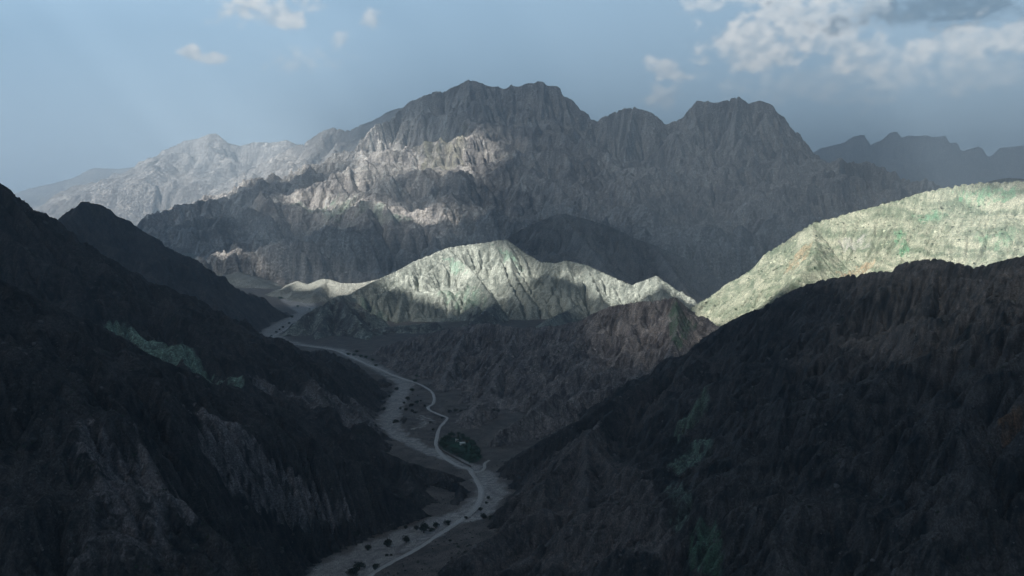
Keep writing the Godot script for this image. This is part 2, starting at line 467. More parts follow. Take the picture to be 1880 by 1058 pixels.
	add_hill({
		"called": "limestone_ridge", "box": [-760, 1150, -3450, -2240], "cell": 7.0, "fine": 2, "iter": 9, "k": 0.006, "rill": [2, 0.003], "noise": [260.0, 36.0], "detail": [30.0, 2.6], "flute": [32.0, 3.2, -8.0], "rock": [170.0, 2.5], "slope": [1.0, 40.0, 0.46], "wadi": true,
		"ridges": [
			[[640, 541, 2750], [665, 527, 2800], [700, 510, 2850], [735, 495, 2900], [760, 480, 2950], [795, 466, 2985], [820, 455, 3020], [860, 449, 3060], [890, 446, 3080], [912, 441, 3090], [930, 440, 3100], [960, 462, 3080], [990, 480, 3040], [1020, 483, 3010], [1040, 478, 3000], [1075, 486, 3000], [1110, 502, 2980], [1160, 523, 2950], [1185, 514, 2950], [1205, 506, 2950], [1240, 532, 2920], [1275, 550, 2900]],
			[[500, 617, 2350], [560, 577, 2430], [590, 560, 2470], [620, 543, 2520], [640, 541, 2750]], [[620, 543, 2520], [660, 590, 2400], [675, 618, 2300]], [[590, 560, 2470], [590, 600, 2380], [580, 622, 2300]],
			[[820, 455, 3020], [870, 500, 2900], [910, 555, 2760]], [[930, 440, 3100], [940, 500, 2950], [975, 555, 2790]], [[1040, 478, 3000], [1040, 530, 2880], [1050, 565, 2770]], [[1075, 486, 3000], [1100, 540, 2850]], [[1205, 506, 2950], [1220, 545, 2840]], [[760, 480, 2950], [740, 540, 2800], [730, 590, 2660]],
			[[730, 590, 2680], [700, 615, 2450], [650, 630, 2300]], [[910, 555, 2760], [870, 588, 2500], [840, 602, 2350]], [[1050, 565, 2770], [1000, 590, 2500]], [[640, 610, 2430], [720, 599, 2450], [800, 591, 2450]]],
		"tone": [Color(0.20, 0.222, 0.20), Color(0.37, 0.395, 0.355)],
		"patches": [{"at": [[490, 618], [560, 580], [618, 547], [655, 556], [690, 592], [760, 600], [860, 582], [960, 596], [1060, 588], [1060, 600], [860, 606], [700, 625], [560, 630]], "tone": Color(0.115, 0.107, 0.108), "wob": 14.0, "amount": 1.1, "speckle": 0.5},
			{"at": [[900, 446], [935, 444], [965, 490], [935, 480]], "tone": Color(0.20, 0.36, 0.27), "wob": 8.0, "amount": 0.6}, {"at": [[812, 476], [840, 480], [860, 500], [830, 500]], "tone": Color(0.20, 0.36, 0.27), "wob": 8.0, "amount": 0.6}, {"at": [[800, 545], [860, 530], [900, 545], [880, 565], [820, 560]], "tone": Color(0.17, 0.28, 0.21), "wob": 8.0, "amount": 0.6}, {"at": [[660, 550], [690, 560], [715, 590], [690, 590]], "tone": Color(0.17, 0.28, 0.21), "wob": 8.0, "amount": 0.6}]})
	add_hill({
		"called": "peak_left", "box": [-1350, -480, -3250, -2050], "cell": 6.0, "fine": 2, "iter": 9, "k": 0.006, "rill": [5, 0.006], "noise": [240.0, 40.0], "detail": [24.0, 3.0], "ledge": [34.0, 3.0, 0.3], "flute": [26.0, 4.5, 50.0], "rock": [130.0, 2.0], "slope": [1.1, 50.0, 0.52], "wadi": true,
		"ridges": [[[0, 470, 2200], [60, 440, 2300], [120, 405, 2400], [138, 392, 2450], [148, 370, 2500], [165, 371, 2520], [185, 376, 2540], [215, 395, 2570], [250, 415, 2600], [290, 440, 2640], [315, 467, 2670], [345, 482, 2700], [420, 520, 2760], [490, 560, 2800], [540, 582, 2830]], [[250, 415, 2600], [330, 520, 2400], [400, 585, 2250]]],
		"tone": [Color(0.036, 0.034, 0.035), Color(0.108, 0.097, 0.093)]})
	add_hill({
		"called": "cliffs_middle", "box": [-340, 520, -2250, -1080], "cell": 4.0, "fine": 2, "iter": 9, "k": 0.006, "rill": [5, 0.006], "noise": [110.0, 20.0], "detail": [17.0, 2.6], "flute": [20.0, 5.0, -12.0], "rock": [80.0, 1.5], "slope": [1.3, 25.0, 0.42], "wadi": true, "bank": 0.55,
		"ridges": [[[690, 640, 2050], [760, 618, 1980], [830, 598, 1900], [870, 588, 1850], [900, 592, 1820], [950, 602, 1760], [1010, 598, 1700], [1060, 590, 1660], [1090, 575, 1640], [1120, 562, 1630], [1165, 554, 1620], [1205, 550, 1610], [1240, 545, 1600], [1270, 572, 1640], [1300, 600, 1700]],
			[[1240, 545, 1600], [1245, 600, 1500], [1225, 660, 1420]], [[1090, 575, 1640], [1070, 650, 1540], [1020, 730, 1430]], [[950, 602, 1760], [920, 680, 1560], [875, 735, 1390], [855, 765, 1330]], [[1020, 720, 1340], [960, 765, 1270], [905, 802, 1220]], [[860, 600, 1860], [820, 670, 1690], [815, 715, 1600]]],
		"tone": [Color(0.11, 0.103, 0.108), Color(0.30, 0.272, 0.262)],
		"patches": [{"at": [[1228, 560], [1240, 548], [1262, 560], [1275, 600], [1250, 640], [1230, 635]], "tone": Color(0.07, 0.145, 0.085), "wob": 4.0}]})
	add_hill({
		"called": "hill_sunlit_right", "band": 1.2, "speck": 0.5, "box": [260, 1230, -2060, -1200], "cell": 4.5, "fine": 2, "iter": 5, "k": 0.003, "rill": [2, 0.0025], "noise": [220.0, 14.0], "detail": [15.0, 1.0], "ledge": [12.0, 1.75, 0.45], "flute": [26.0, 0.5, -40.0], "rock": [80.0, 1.4], "slope": [1.1, 130.0, 0.30],
		"ridges": [[[1280, 605, 1850], [1290, 575, 1880], [1305, 556, 1900], [1330, 541, 1920], [1390, 500, 1920], [1402, 468, 1900], [1450, 440, 1880], [1490, 411, 1860], [1560, 391, 1840], [1640, 370, 1820], [1700, 351, 1800], [1790, 336, 1760], [1880, 332, 1720], [2050, 330, 1650]], [[1490, 411, 1860], [1500, 460, 1680], [1450, 530, 1560]]],
		"tone": [Color(0.14, 0.165, 0.122), Color(0.255, 0.268, 0.208)],
		"patches": [{"at": [[1440, 495], [1470, 455], [1492, 440], [1485, 468], [1455, 502]], "tone": Color(0.33, 0.23, 0.14), "wob": 4.0, "amount": 0.55}, {"at": [[1535, 512], [1570, 490], [1612, 480], [1600, 492], [1560, 508]], "tone": Color(0.31, 0.205, 0.12), "wob": 4.0, "amount": 0.6},
			{"at": [[1745, 356], [1800, 345], [1870, 346], [1860, 372], [1780, 374]], "tone": Color(0.10, 0.23, 0.14), "wob": 6.0, "amount": 0.7}, {"at": [[1680, 398], [1735, 390], [1728, 414], [1690, 412]], "tone": Color(0.10, 0.22, 0.14), "wob": 6.0, "amount": 0.65}, {"at": [[1642, 426], [1668, 424], [1664, 470], [1646, 472]], "tone": Color(0.08, 0.21, 0.12), "wob": 4.0, "amount": 0.75}, {"at": [[1790, 430], [1870, 425], [1860, 455], [1800, 455]], "tone": Color(0.12, 0.22, 0.14), "wob": 6.0, "amount": 0.6}, {"at": [[1540, 440], [1600, 425], [1600, 455], [1550, 462]], "tone": Color(0.30, 0.30, 0.28), "wob": 5.0}]})
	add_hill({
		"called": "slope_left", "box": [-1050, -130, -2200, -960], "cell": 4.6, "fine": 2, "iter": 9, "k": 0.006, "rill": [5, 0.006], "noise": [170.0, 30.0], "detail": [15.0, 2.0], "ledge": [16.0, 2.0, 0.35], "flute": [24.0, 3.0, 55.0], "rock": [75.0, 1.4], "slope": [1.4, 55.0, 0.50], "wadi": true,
		"ridges": [[[-120, 285, 1300], [0, 335, 1400], [30, 360, 1430], [60, 383, 1470], [110, 406, 1530], [125, 428, 1550], [165, 458, 1590], [211, 497, 1630], [258, 527, 1670], [306, 558, 1720], [354, 589, 1770], [395, 609, 1810], [459, 619, 1850], [503, 640, 1870], [575, 647, 1900]], [[560, 650, 1880], [590, 640, 1850], [640, 660, 1750], [680, 690, 1640]], [[354, 589, 1770], [450, 680, 1560], [600, 760, 1370]], [[0, 335, 1400], [120, 480, 1280], [190, 590, 1190]]],
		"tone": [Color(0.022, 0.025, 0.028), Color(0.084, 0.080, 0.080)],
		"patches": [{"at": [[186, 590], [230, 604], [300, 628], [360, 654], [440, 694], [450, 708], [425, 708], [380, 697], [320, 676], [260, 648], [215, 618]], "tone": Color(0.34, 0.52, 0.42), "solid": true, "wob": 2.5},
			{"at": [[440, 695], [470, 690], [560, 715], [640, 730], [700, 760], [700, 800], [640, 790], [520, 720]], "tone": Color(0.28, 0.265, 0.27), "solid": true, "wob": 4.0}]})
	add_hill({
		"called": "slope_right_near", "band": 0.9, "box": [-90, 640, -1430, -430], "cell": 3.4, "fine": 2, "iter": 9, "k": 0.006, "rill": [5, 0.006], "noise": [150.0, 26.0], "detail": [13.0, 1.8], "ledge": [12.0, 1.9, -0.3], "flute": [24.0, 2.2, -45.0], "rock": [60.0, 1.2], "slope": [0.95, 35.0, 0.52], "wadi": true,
		"ridges": [[[1180, 705, 1290], [1270, 640, 1350], [1300, 615, 1330], [1340, 590, 1300], [1385, 567, 1270], [1400, 571, 1260], [1440, 540, 1230], [1500, 515, 1180], [1560, 505, 1120], [1640, 495, 1050], [1660, 480, 1020], [1720, 474, 980], [1790, 489, 930], [1830, 480, 900], [1880, 470, 870], [2000, 420, 800], [2150, 380, 740]],
			[[1200, 690, 1200], [1100, 750, 1120], [1000, 805, 1090], [930, 845, 1080]], [[1270, 640, 1350], [1200, 695, 1260], [1140, 740, 1150], [1075, 800, 960]],
			[[1075, 800, 960], [1000, 880, 900], [930, 960, 850]], [[1000, 880, 900], [985, 1000, 810]], [[1000, 930, 850], [940, 965, 820], [882, 995, 790], [800, 1060, 740]], [[1075, 800, 960], [1080, 930, 840], [1000, 1000, 780], [910, 1060, 725]], [[1075, 800, 960], [1160, 900, 870]], [[1500, 515, 1180], [1430, 680, 1000], [1400, 850, 880]], [[1720, 475, 980], [1700, 650, 850], [1680, 850, 740]]],
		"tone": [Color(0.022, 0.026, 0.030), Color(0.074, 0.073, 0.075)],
		"patches": [{"at": [[1225, 860], [1300, 800], [1310, 830], [1250, 870]], "tone": Color(0.17, 0.27, 0.22), "wob": 3.0}, {"at": [[1240, 790], [1290, 720], [1310, 700], [1300, 740], [1250, 810]], "tone": Color(0.16, 0.25, 0.19), "wob": 3.0},
			{"at": [[1215, 890], [1270, 905], [1260, 960], [1225, 965]], "tone": Color(0.15, 0.22, 0.19), "wob": 3.0}, {"at": [[1260, 1050], [1270, 970], [1310, 965], [1330, 1050]], "tone": Color(0.09, 0.19, 0.13), "wob": 3.0},
			{"at": [[1820, 765], [1880, 745], [1878, 790], [1830, 785]], "tone": Color(0.20, 0.115, 0.06), "wob": 4.0, "amount": 0.6},
			{"at": [[1060, 802], [1110, 802], [1180, 870], [1230, 960], [1238, 1050], [800, 1050], [860, 1000], [935, 935], [965, 880]], "tone": Color(0.165, 0.150, 0.146), "solid": true, "wob": 5.0}, {"at": [[1130, 740], [1200, 700], [1280, 650], [1260, 700], [1190, 770], [1130, 790]], "tone": Color(0.12, 0.108, 0.105), "wob": 5.0}]})
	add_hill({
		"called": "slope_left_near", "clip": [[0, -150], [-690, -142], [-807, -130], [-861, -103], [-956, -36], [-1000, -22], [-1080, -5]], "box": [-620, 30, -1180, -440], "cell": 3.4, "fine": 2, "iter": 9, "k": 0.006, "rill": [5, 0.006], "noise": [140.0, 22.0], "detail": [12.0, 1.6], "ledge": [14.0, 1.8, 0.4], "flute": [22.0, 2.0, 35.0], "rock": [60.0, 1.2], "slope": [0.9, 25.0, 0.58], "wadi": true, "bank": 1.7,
		"ridges": [[[-250, 380, 720], [-100, 470, 760], [60, 545, 820], [190, 600, 880], [300, 665, 930], [430, 715, 970], [560, 765, 1010], [650, 808, 1030], [740, 845, 1045], [800, 862, 1050], [850, 878, 1055]],
			[[800, 862, 1050], [845, 890, 1010], [838, 920, 965]], [[740, 845, 1045], [760, 900, 960], [715, 940, 910]], [[190, 600, 880], [355, 745, 860], [500, 860, 830], [640, 960, 815]], [[60, 545, 820], [140, 760, 780], [250, 880, 760], [350, 980, 750]]],
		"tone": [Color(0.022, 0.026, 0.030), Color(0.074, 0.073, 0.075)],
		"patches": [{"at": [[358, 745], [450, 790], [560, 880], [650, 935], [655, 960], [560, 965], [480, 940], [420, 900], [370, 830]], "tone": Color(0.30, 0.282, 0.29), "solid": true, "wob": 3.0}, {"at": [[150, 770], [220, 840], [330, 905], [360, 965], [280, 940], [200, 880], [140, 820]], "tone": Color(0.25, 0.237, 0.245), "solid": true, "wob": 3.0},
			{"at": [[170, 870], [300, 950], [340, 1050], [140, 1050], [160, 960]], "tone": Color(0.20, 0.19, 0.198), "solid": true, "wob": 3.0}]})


func add_hill(d: Dictionary) -> void:
	hills.append(Hill.new(self, d))


# ---------------------------------------------------------------- valley floor and tracks
func line_distance(x: float, z: float, line: Array) -> float:
	# distance to the edge of a band: negative inside
	var best := 1e9
	for k in line.size() - 1:
		var a: Vector3 = line[k]
		var b: Vector3 = line[k + 1]
		var dx := b.x - a.x
		var dz := b.z - a.z
		var t := clampf(((x - a.x) * dx + (z - a.z) * dz) / (dx * dx + dz * dz + 1e-6), 0.0, 1.0)
		var ex := x - a.x - dx * t
		var ez := z - a.z - dz * t
		best = minf(best, sqrt(ex * ex + ez * ez) - lerpf(a.y, b.y, t))
	return best


func floor_height(x: float, z: float, bed: float) -> float:
	var n := rough_noise.get_noise_2d(x / 40.0, z / 40.0)
	return 0.5 * n + smoothstep(-4.0, 3.0, bed + n * 4.0) * 1.2 - 0.9 + 0.25 * ridge_noise.get_noise_2d(x / 9.0, z / 14.0)


func top(x: float, z: float) -> float:
	var y := -1000.0
	for h in hills:
		y = maxf(y, h.height(x, z))
	return y


func make_floor() -> void:
	var bed_tone := Color(0.37, 0.363, 0.36)
	var pale := Color(0.52, 0.512, 0.50)
	var earth := Color(0.085, 0.08, 0.08)
	var earth2 := Color(0.18, 0.163, 0.153)
	var rubble := corridor([[772, 765, 9], [785, 772, 9], [778, 783, 8], [762, 788, 6]])
	for g in [["valley_floor", -480.0, 260.0, -1760.0, -660.0, 2.5], ["valley_floor_beyond", -1100.0, 420.0, -4300.0, -1760.0, 7.0]]:
		var cell: float = g[5]
		var nx := int((g[2] - g[1]) / cell) + 1
		var nz := int((g[4] - g[3]) / cell) + 1
		var v := PackedVector3Array()
		var c := PackedColorArray()
		var idx := PackedInt32Array()
		var open := PackedByteArray()
		for j in nz:
			for i in nx:
				var x: float = g[1] + i * cell
				var z: float = g[3] + j * cell
				var bed := line_distance(x, z, wadi_bed)
				var y := floor_height(x, z, bed)
				var n := patch_noise.get_noise_2d(x / 30.0, z / 30.0)
				var s := grain_noise.get_noise_2d(x / 7.0, z / 7.0)
				var e := smoothstep(-2.5, 3.5, bed + n * 9.0 + s * 3.0)
				var braid := smoothstep(0.35, 0.75, ridge_noise.get_noise_2d(x / 38.0 + 7.0 + n, z / 95.0)) - 0.8 * smoothstep(0.1, 0.5, patch_noise.get_noise_2d(x / 18.0 + 31.0, z / 40.0))
				var cc := bed_tone.lerp(pale, braid * 0.7)
				cc = cc * (0.9 + 0.45 * s)
				c.append(cc.lerp(earth.lerp(earth2, clampf(0.5 + n + s * 0.5, 0.0, 1.0)), e) * TONE_GAIN)
				var pile := line_distance(x, z, rubble) + n * 10.0 + s * 7.0
				if pile < 0.0:
					c[-1] = c[-1].lerp(Color(0.52, 0.51, 0.49) * TONE_GAIN, clampf(0.25 + s * 1.6, 0.0, 0.9))
				v.append(Vector3(x, y, z))
				open.append(1 if top(x, z) < y + 1.5 else 0)
		for j in nz - 1:
			for i in nx - 1:
				var k := j * nx + i
				if open[k] + open[k + 1] + open[k + nx] + open[k + nx + 1] > 0:
					idx.append_array(PackedInt32Array([k, k + 1, k + nx, k + 1, k + nx + 1, k + nx]))
		var o := surface_mesh(g[0], v, c, idx, rock_material("gravel", 40.0, 0.35))
		o.set_meta("kind", "structure")
	# the wide plain beneath, out to the horizon
	var pm := PlaneMesh.new()
	pm.size = Vector2(36000, 36000)
	pm.material = rock_material("plain", 400.0, 1.0)
	(pm.material as StandardMaterial3D).albedo_color = (Color(0.17, 0.16, 0.15) * TONE_GAIN).linear_to_srgb()
	(pm.material as StandardMaterial3D).vertex_color_use_as_albedo = false
	var o2 := MeshInstance3D.new()
	o2.name = "ground"
	o2.mesh = pm
	o2.position = Vector3(0, -2.6, -6000)
	o2.set_meta("kind", "structure")
	add_child(o2)


func surface_mesh(called: String, v: PackedVector3Array, c: PackedColorArray, idx: PackedInt32Array, m: Material) -> MeshInstance3D:
	var st := SurfaceTool.new()
	st.begin(Mesh.PRIMITIVE_TRIANGLES)
	st.set_smooth_group(0)
	var arr := []
	arr.resize(Mesh.ARRAY_MAX)
	arr[Mesh.ARRAY_VERTEX] = v
	arr[Mesh.ARRAY_COLOR] = c
	arr[Mesh.ARRAY_INDEX] = idx
	var raw := ArrayMesh.new()
	raw.add_surface_from_arrays(Mesh.PRIMITIVE_TRIANGLES, arr)
	st.create_from(raw, 0)
	st.generate_normals()
	var mesh := st.commit()
	mesh.surface_set_material(0, m)
	var o := MeshInstance3D.new()
	o.name = called
	o.mesh = mesh
	add_child(o)
	return o


func make_road(called: String, line: Array, width: float, tone: Color) -> void:
	# a graded track laid over the floor, with worn, uneven edges
	var curve := Curve3D.new()
	for k in line.size():
		var p: Vector3 = line[k]
		var a: Vector3 = line[maxi(k - 1, 0)]
		var b: Vector3 = line[mini(k + 1, line.size() - 1)]
		var t := Vector3(b.x - a.x, 0, b.z - a.z) / 6.0
		curve.add_point(Vector3(p.x, 0, p.z), -t, t)
	curve.bake_interval = 2.5
	var pts := curve.get_baked_points()
	var v := PackedVector3Array()
	var c := PackedColorArray()
	var idx := PackedInt32Array()
	for k in pts.size():
		var p := pts[k]
		var t := (pts[mini(k + 1, pts.size() - 1)] - pts[maxi(k - 1, 0)]).normalized()
		var side := Vector3(-t.z, 0, t.x)
		for q in 5:
			var u := (q - 2) / 2.0
			var w := width * 0.5 * (1.0 + 0.16 * rough_noise.get_noise_2d(k * 0.11, q * 5.0)) * (1.35 if absf(u) > 0.9 else 1.4)
			var s := p + side * u * w
			var y := floor_height(s.x, s.z, line_distance(s.x, s.z, wadi_bed)) * 0.35 + 0.55 - (0.75 if absf(u) > 0.9 else 0.0)
			v.append(Vector3(s.x, y + (0.06 if q == 2 else 0.0), s.z))
			c.append(TONE_GAIN * tone * (0.95 + 0.15 * grain_noise.get_noise_2d(s.x / 6.0, s.z / 6.0)) if absf(u) < 0.9 else TONE_GAIN * tone * 0.72)
			if k > 0 and q > 0:
				var e := k * 5 + q
				idx.append_array(PackedInt32Array([e - 6, e - 1, e - 5, e - 5, e - 1, e]))
	var o := surface_mesh(called, v, c, idx, rock_material("track_gravel", 18.0, 0.05))
	o.set_meta("kind", "structure")


# ---------------------------------------------------------------- plants, stones and the farm
func leaf_mesh(seed_: int, lobes: int, leaves: int, leaf: float, spread: Vector3, base: float, tone: Color, called: String) -> ArrayMesh:
	# a crown of many small leaf-clump faces gathered in lobes; one unit wide
	var rng := RandomNumberGenerator.new()
	rng.seed = seed_
	var centres := []
	for k in lobes:
		var a := rng.randf() * TAU
		var r := sqrt(rng.randf()) * 0.30
		centres.append([Vector3(cos(a) * r * spread.x, base + spread.y * (0.30 + rng.randf() * 0.42), sin(a) * r * spread.z), rng.randf_range(0.16, 0.27)])
	var v := PackedVector3Array()
	var c := PackedColorArray()
	var idx := PackedInt32Array()
	for k in leaves:
		var l: Array = centres[rng.randi() % lobes]
		var dir := Vector3(rng.randfn(), rng.randfn() * 0.8, rng.randfn()).normalized()
		var p: Vector3 = l[0] + dir * l[1] * pow(rng.randf(), 0.4)
		var u := Vector3(rng.randfn(), rng.randfn() * 0.5, rng.randfn()).normalized() * leaf * rng.randf_range(0.6, 1.3)
		var w := u.cross(Vector3(rng.randfn(), rng.randfn(), rng.randfn()).normalized()).normalized() * leaf * rng.randf_range(0.5, 1.0)
		var t := tone * rng.randf_range(0.65, 1.4)
		var e := v.size()
		for q in [-u, w, u, -w]:
			v.append(p + q)
			c.append(t)
		idx.append_array(PackedInt32Array([e, e + 1, e + 2, e, e + 2, e + 3]))
	return plant_mesh(v, c, idx, leaf_material(called))


func leaf_material(called: String) -> StandardMaterial3D:
	var m := StandardMaterial3D.new()
	m.resource_name = called
	m.vertex_color_use_as_albedo = true
	m.roughness = 0.8
	m.metallic_specular = 0.2
	m.cull_mode = BaseMaterial3D.CULL_DISABLED
	m.backlight_enabled = true
	m.backlight = Color(0.25, 0.3, 0.2)
	return m


func plant_mesh(v: PackedVector3Array, c: PackedColorArray, idx: PackedInt32Array, m: Material) -> ArrayMesh:
	var arr := []
	arr.resize(Mesh.ARRAY_MAX)
	arr[Mesh.ARRAY_VERTEX] = v
	arr[Mesh.ARRAY_COLOR] = c
	arr[Mesh.ARRAY_INDEX] = idx
	var st := SurfaceTool.new()
	var raw := ArrayMesh.new()
	raw.add_surface_from_arrays(Mesh.PRIMITIVE_TRIANGLES, arr)
	st.create_from(raw, 0)
	st.generate_normals()
	var mesh := st.commit()
	mesh.surface_set_material(0, m)
	return mesh


func tube(v: PackedVector3Array, c: PackedColorArray, idx: PackedInt32Array, line: Array, radii: Array, tone: Color) -> void:
	var n := 6
	var at0 := v.size()
	for k in line.size():
		for q in n:
			var a := TAU * q / n
			v.append(line[k] + Vector3(cos(a), 0, sin(a)) * float(radii[k]))
			c.append(tone)
			if k > 0:
				var e := at0 + k * n + q
				var f := at0 + k * n + (q + 1) % n
				idx.append_array(PackedInt32Array([e - n, f - n, e, e, f - n, f]))


func bark_material() -> StandardMaterial3D:
	var m := StandardMaterial3D.new()
	m.resource_name = "bark"
	m.vertex_color_use_as_albedo = true
	m.roughness = 0.95
	return m


func trunk_mesh(seed_: int) -> ArrayMesh:
	var rng := RandomNumberGenerator.new()
	rng.seed = seed_
	var v := PackedVector3Array()
	var c := PackedColorArray()
	var idx := PackedInt32Array()
	var tone := Color(0.075, 0.06, 0.05)
	tube(v, c, idx, [Vector3(0, -0.08, 0), Vector3(0.01, 0.1, 0.0), Vector3(0.02, 0.24, 0.01)], [0.055, 0.04, 0.032], tone)
	for k in 5:
		var a := TAU * k / 5.0 + rng.randf() * 0.7
		var d := Vector3(cos(a), 0, sin(a))
		tube(v, c, idx, [Vector3(0.02, 0.2, 0.01), Vector3(0.02, 0.34, 0) + d * 0.1, Vector3(0, 0.52, 0) + d * 0.24], [0.026, 0.018, 0.007], tone)
	return plant_mesh(v, c, idx, bark_material())


func part(parent: Node3D, called: String, mesh: Mesh) -> MeshInstance3D:
	var o := MeshInstance3D.new()
	o.name = called
	o.mesh = mesh
	parent.add_child(o, true)
	return o


func thing(called: String, label: String, category: String, where: Vector3, group := "") -> Node3D:
	var o := Node3D.new()
	o.name = numbered(called)
	add_child(o)
	o.position = where
	o.set_meta("label", label)
	o.set_meta("category", category)
	if group:
		o.set_meta("group", group)
	return o


func numbered(called: String) -> String:
	counts[called] = counts.get(called, -1) + 1
	return called if counts[called] == 0 else "%s_%03d" % [called, counts[called]]


func ground_at(x: float, z: float) -> float:
	return maxf(floor_height(x, z, line_distance(x, z, wadi_bed)), top(x, z))


func make_trees() -> void:
	var rng := RandomNumberGenerator.new()
	rng.seed = 5
	var protos := []
	for k in 3:
		protos.append([trunk_mesh(20 + k), leaf_mesh(30 + k, 12, 700, 0.045, Vector3(1.05, 0.74, 1.05), -0.04, Color(0.022, 0.036, 0.024), "dark_leaves")])
	var bright := leaf_mesh(40, 12, 700, 0.045, Vector3(1.05, 0.74, 1.05), -0.04, Color(0.035, 0.085, 0.045), "green_leaves")
	for g in [
			["dark round acacia tree standing on the pale gravel of the lower wadi", "acacias on the lower wadi gravel", 0,
				[[660, 1044, 24], [648, 1056, 26], [690, 1046, 18], [676, 1010, 16], [711, 1003, 23], [746, 995, 20], [655, 996, 13], [710, 1020, 8], [718, 1019, 6]]],
			["dark acacia tree at the foot of the left slope beside the gravel bed", "acacias along the foot of the left slope", 0, [[778, 978, 26], [765, 972, 14], [800, 968, 16], [822, 962, 15], [745, 970, 10], [793, 975, 12]]],
			["dark tree beside the bend of the pale track in the wadi", "trees at the bend of the track", 0, [[855, 952, 9], [888, 953, 17], [882, 936, 10], [893, 925, 8], [826, 995, 7], [900, 952, 7], [897, 915, 9]]],
			["dark tree on the gravel bank between the wadi and the winding track", "trees between the wadi and the winding track", 0,
				[[727, 777, 13], [742, 742, 8], [748, 735, 9], [755, 748, 10], [765, 742, 8], [745, 755, 9], [757, 757, 8], [735, 752, 8], [762, 760, 7], [795, 792, 9], [790, 778, 6], [728, 716, 9], [715, 730, 7], [690, 788, 9], [705, 753, 7], [772, 738, 6], [780, 748, 7], [812, 770, 7]]],
			["green tree at the head of the gravel bed below the brown cliffs", "green trees below the brown cliffs", 1, [[757, 719, 10], [762, 702, 8], [765, 696, 7], [640, 652, 9], [650, 653, 8], [662, 656, 9], [672, 658, 8], [684, 663, 8], [655, 648, 7], [690, 672, 7]]],
			["dark bushy tree in the row on the brown terrace behind the farm", "row of trees on the brown terrace", 0, [[826, 758, 9], [836, 757, 10], [846, 758, 9], [855, 757, 8], [876, 758, 11], [886, 760, 9], [896, 759, 10], [906, 757, 10], [915, 757, 8], [866, 763, 7], [880, 765, 7]]],
			["small dark tree in the row along the far gravel channel", "trees along the far gravel channel", 0, [[498, 618, 5], [507, 611, 6], [513, 606, 6], [519, 602, 6], [531, 595, 6]]],
			["bright green tree standing on the sunlit plain beyond the dark cone", "green trees on the sunlit plain", 1, [[515, 549, 8], [534, 546, 7], [546, 564, 6], [568, 568, 4], [523, 534, 4], [536, 583, 7]]]]:
		for p in g[3]:
			var w := on_floor(p[0], p[1])
			var size: float = p[2] * -w.z / FOCAL * rng.randf_range(1.0, 1.15)
			var y := ground_at(w.x, w.z)
			if y > 25.0:
				continue
			var o := thing("acacia_tree", g[0], "tree", Vector3(w.x, y, w.z), g[1])
			o.rotation.y = rng.randf() * TAU
			o.scale = Vector3(size, size * rng.randf_range(0.85, 1.05), size)
			var k := rng.randi() % 3
			part(o, "trunk", protos[k][0])
			part(o, "crown", bright if g[2] == 1 else protos[k][1])


func palm_parts() -> Array:
	var v := PackedVector3Array()
	var c := PackedColorArray()
	var idx := PackedInt32Array()
	tube(v, c, idx, [Vector3(0, -0.5, 0), Vector3(0.05, 1.5, 0), Vector3(0.15, 3.5, 0.05), Vector3(0.2, 5.2, 0.1)], [0.28, 0.22, 0.19, 0.2], Color(0.08, 0.065, 0.05))
	var trunk := plant_mesh(v, c, idx, bark_material())
	v = PackedVector3Array()
	c = PackedColorArray()
	idx = PackedInt32Array()
	var rng := RandomNumberGenerator.new()
	rng.seed = 9
	for k in 30:
		var a := TAU * k * 0.381966
		var lift := lerpf(1.2, -0.35, k / 29.0)
		var d := Vector3(cos(a), 0, sin(a))
		var s := Vector3(-sin(a), 0, cos(a))
		var last := -1
		var tone := Color(0.026, 0.055, 0.032) * rng.randf_range(0.7, 1.35)
		for q in 6:
			var t := q / 5.0
			var p := Vector3(0.2, 5.2, 0.1) + d * 2.6 * t + Vector3.UP * (lift * 2.2 * t - 1.9 * t * t)
			var w := 0.42 * sin(PI * (0.12 + 0.86 * t))
			var e := v.size()
			for side in [-1.0, 0.0, 1.0]:
				v.append(p + s * w * side - Vector3.UP * absf(side) * w * 0.5)
				c.append(tone)
			if last >= 0:
				idx.append_array(PackedInt32Array([last, last + 1, e, e, last + 1, e + 1, last + 1, last + 2, e + 1, e + 1, last + 2, e + 2]))
			last = e
	return [trunk, plant_mesh(v, c, idx, leaf_material("palm_fronds"))]


func box_part(parent: Node3D, called: String, centre: Vector3, size: Vector3, m: Material) -> MeshInstance3D:
	var b := BoxMesh.new()
	b.size = size
	b.material = m
	var o := part(parent, called, b)
	o.position = centre
	return o


func plain_material(called: String, tone: Color, rough := 0.9) -> StandardMaterial3D:
	var m := StandardMaterial3D.new()
	m.resource_name = called
	m.albedo_color = tone.linear_to_srgb()
	m.roughness = rough
	return m


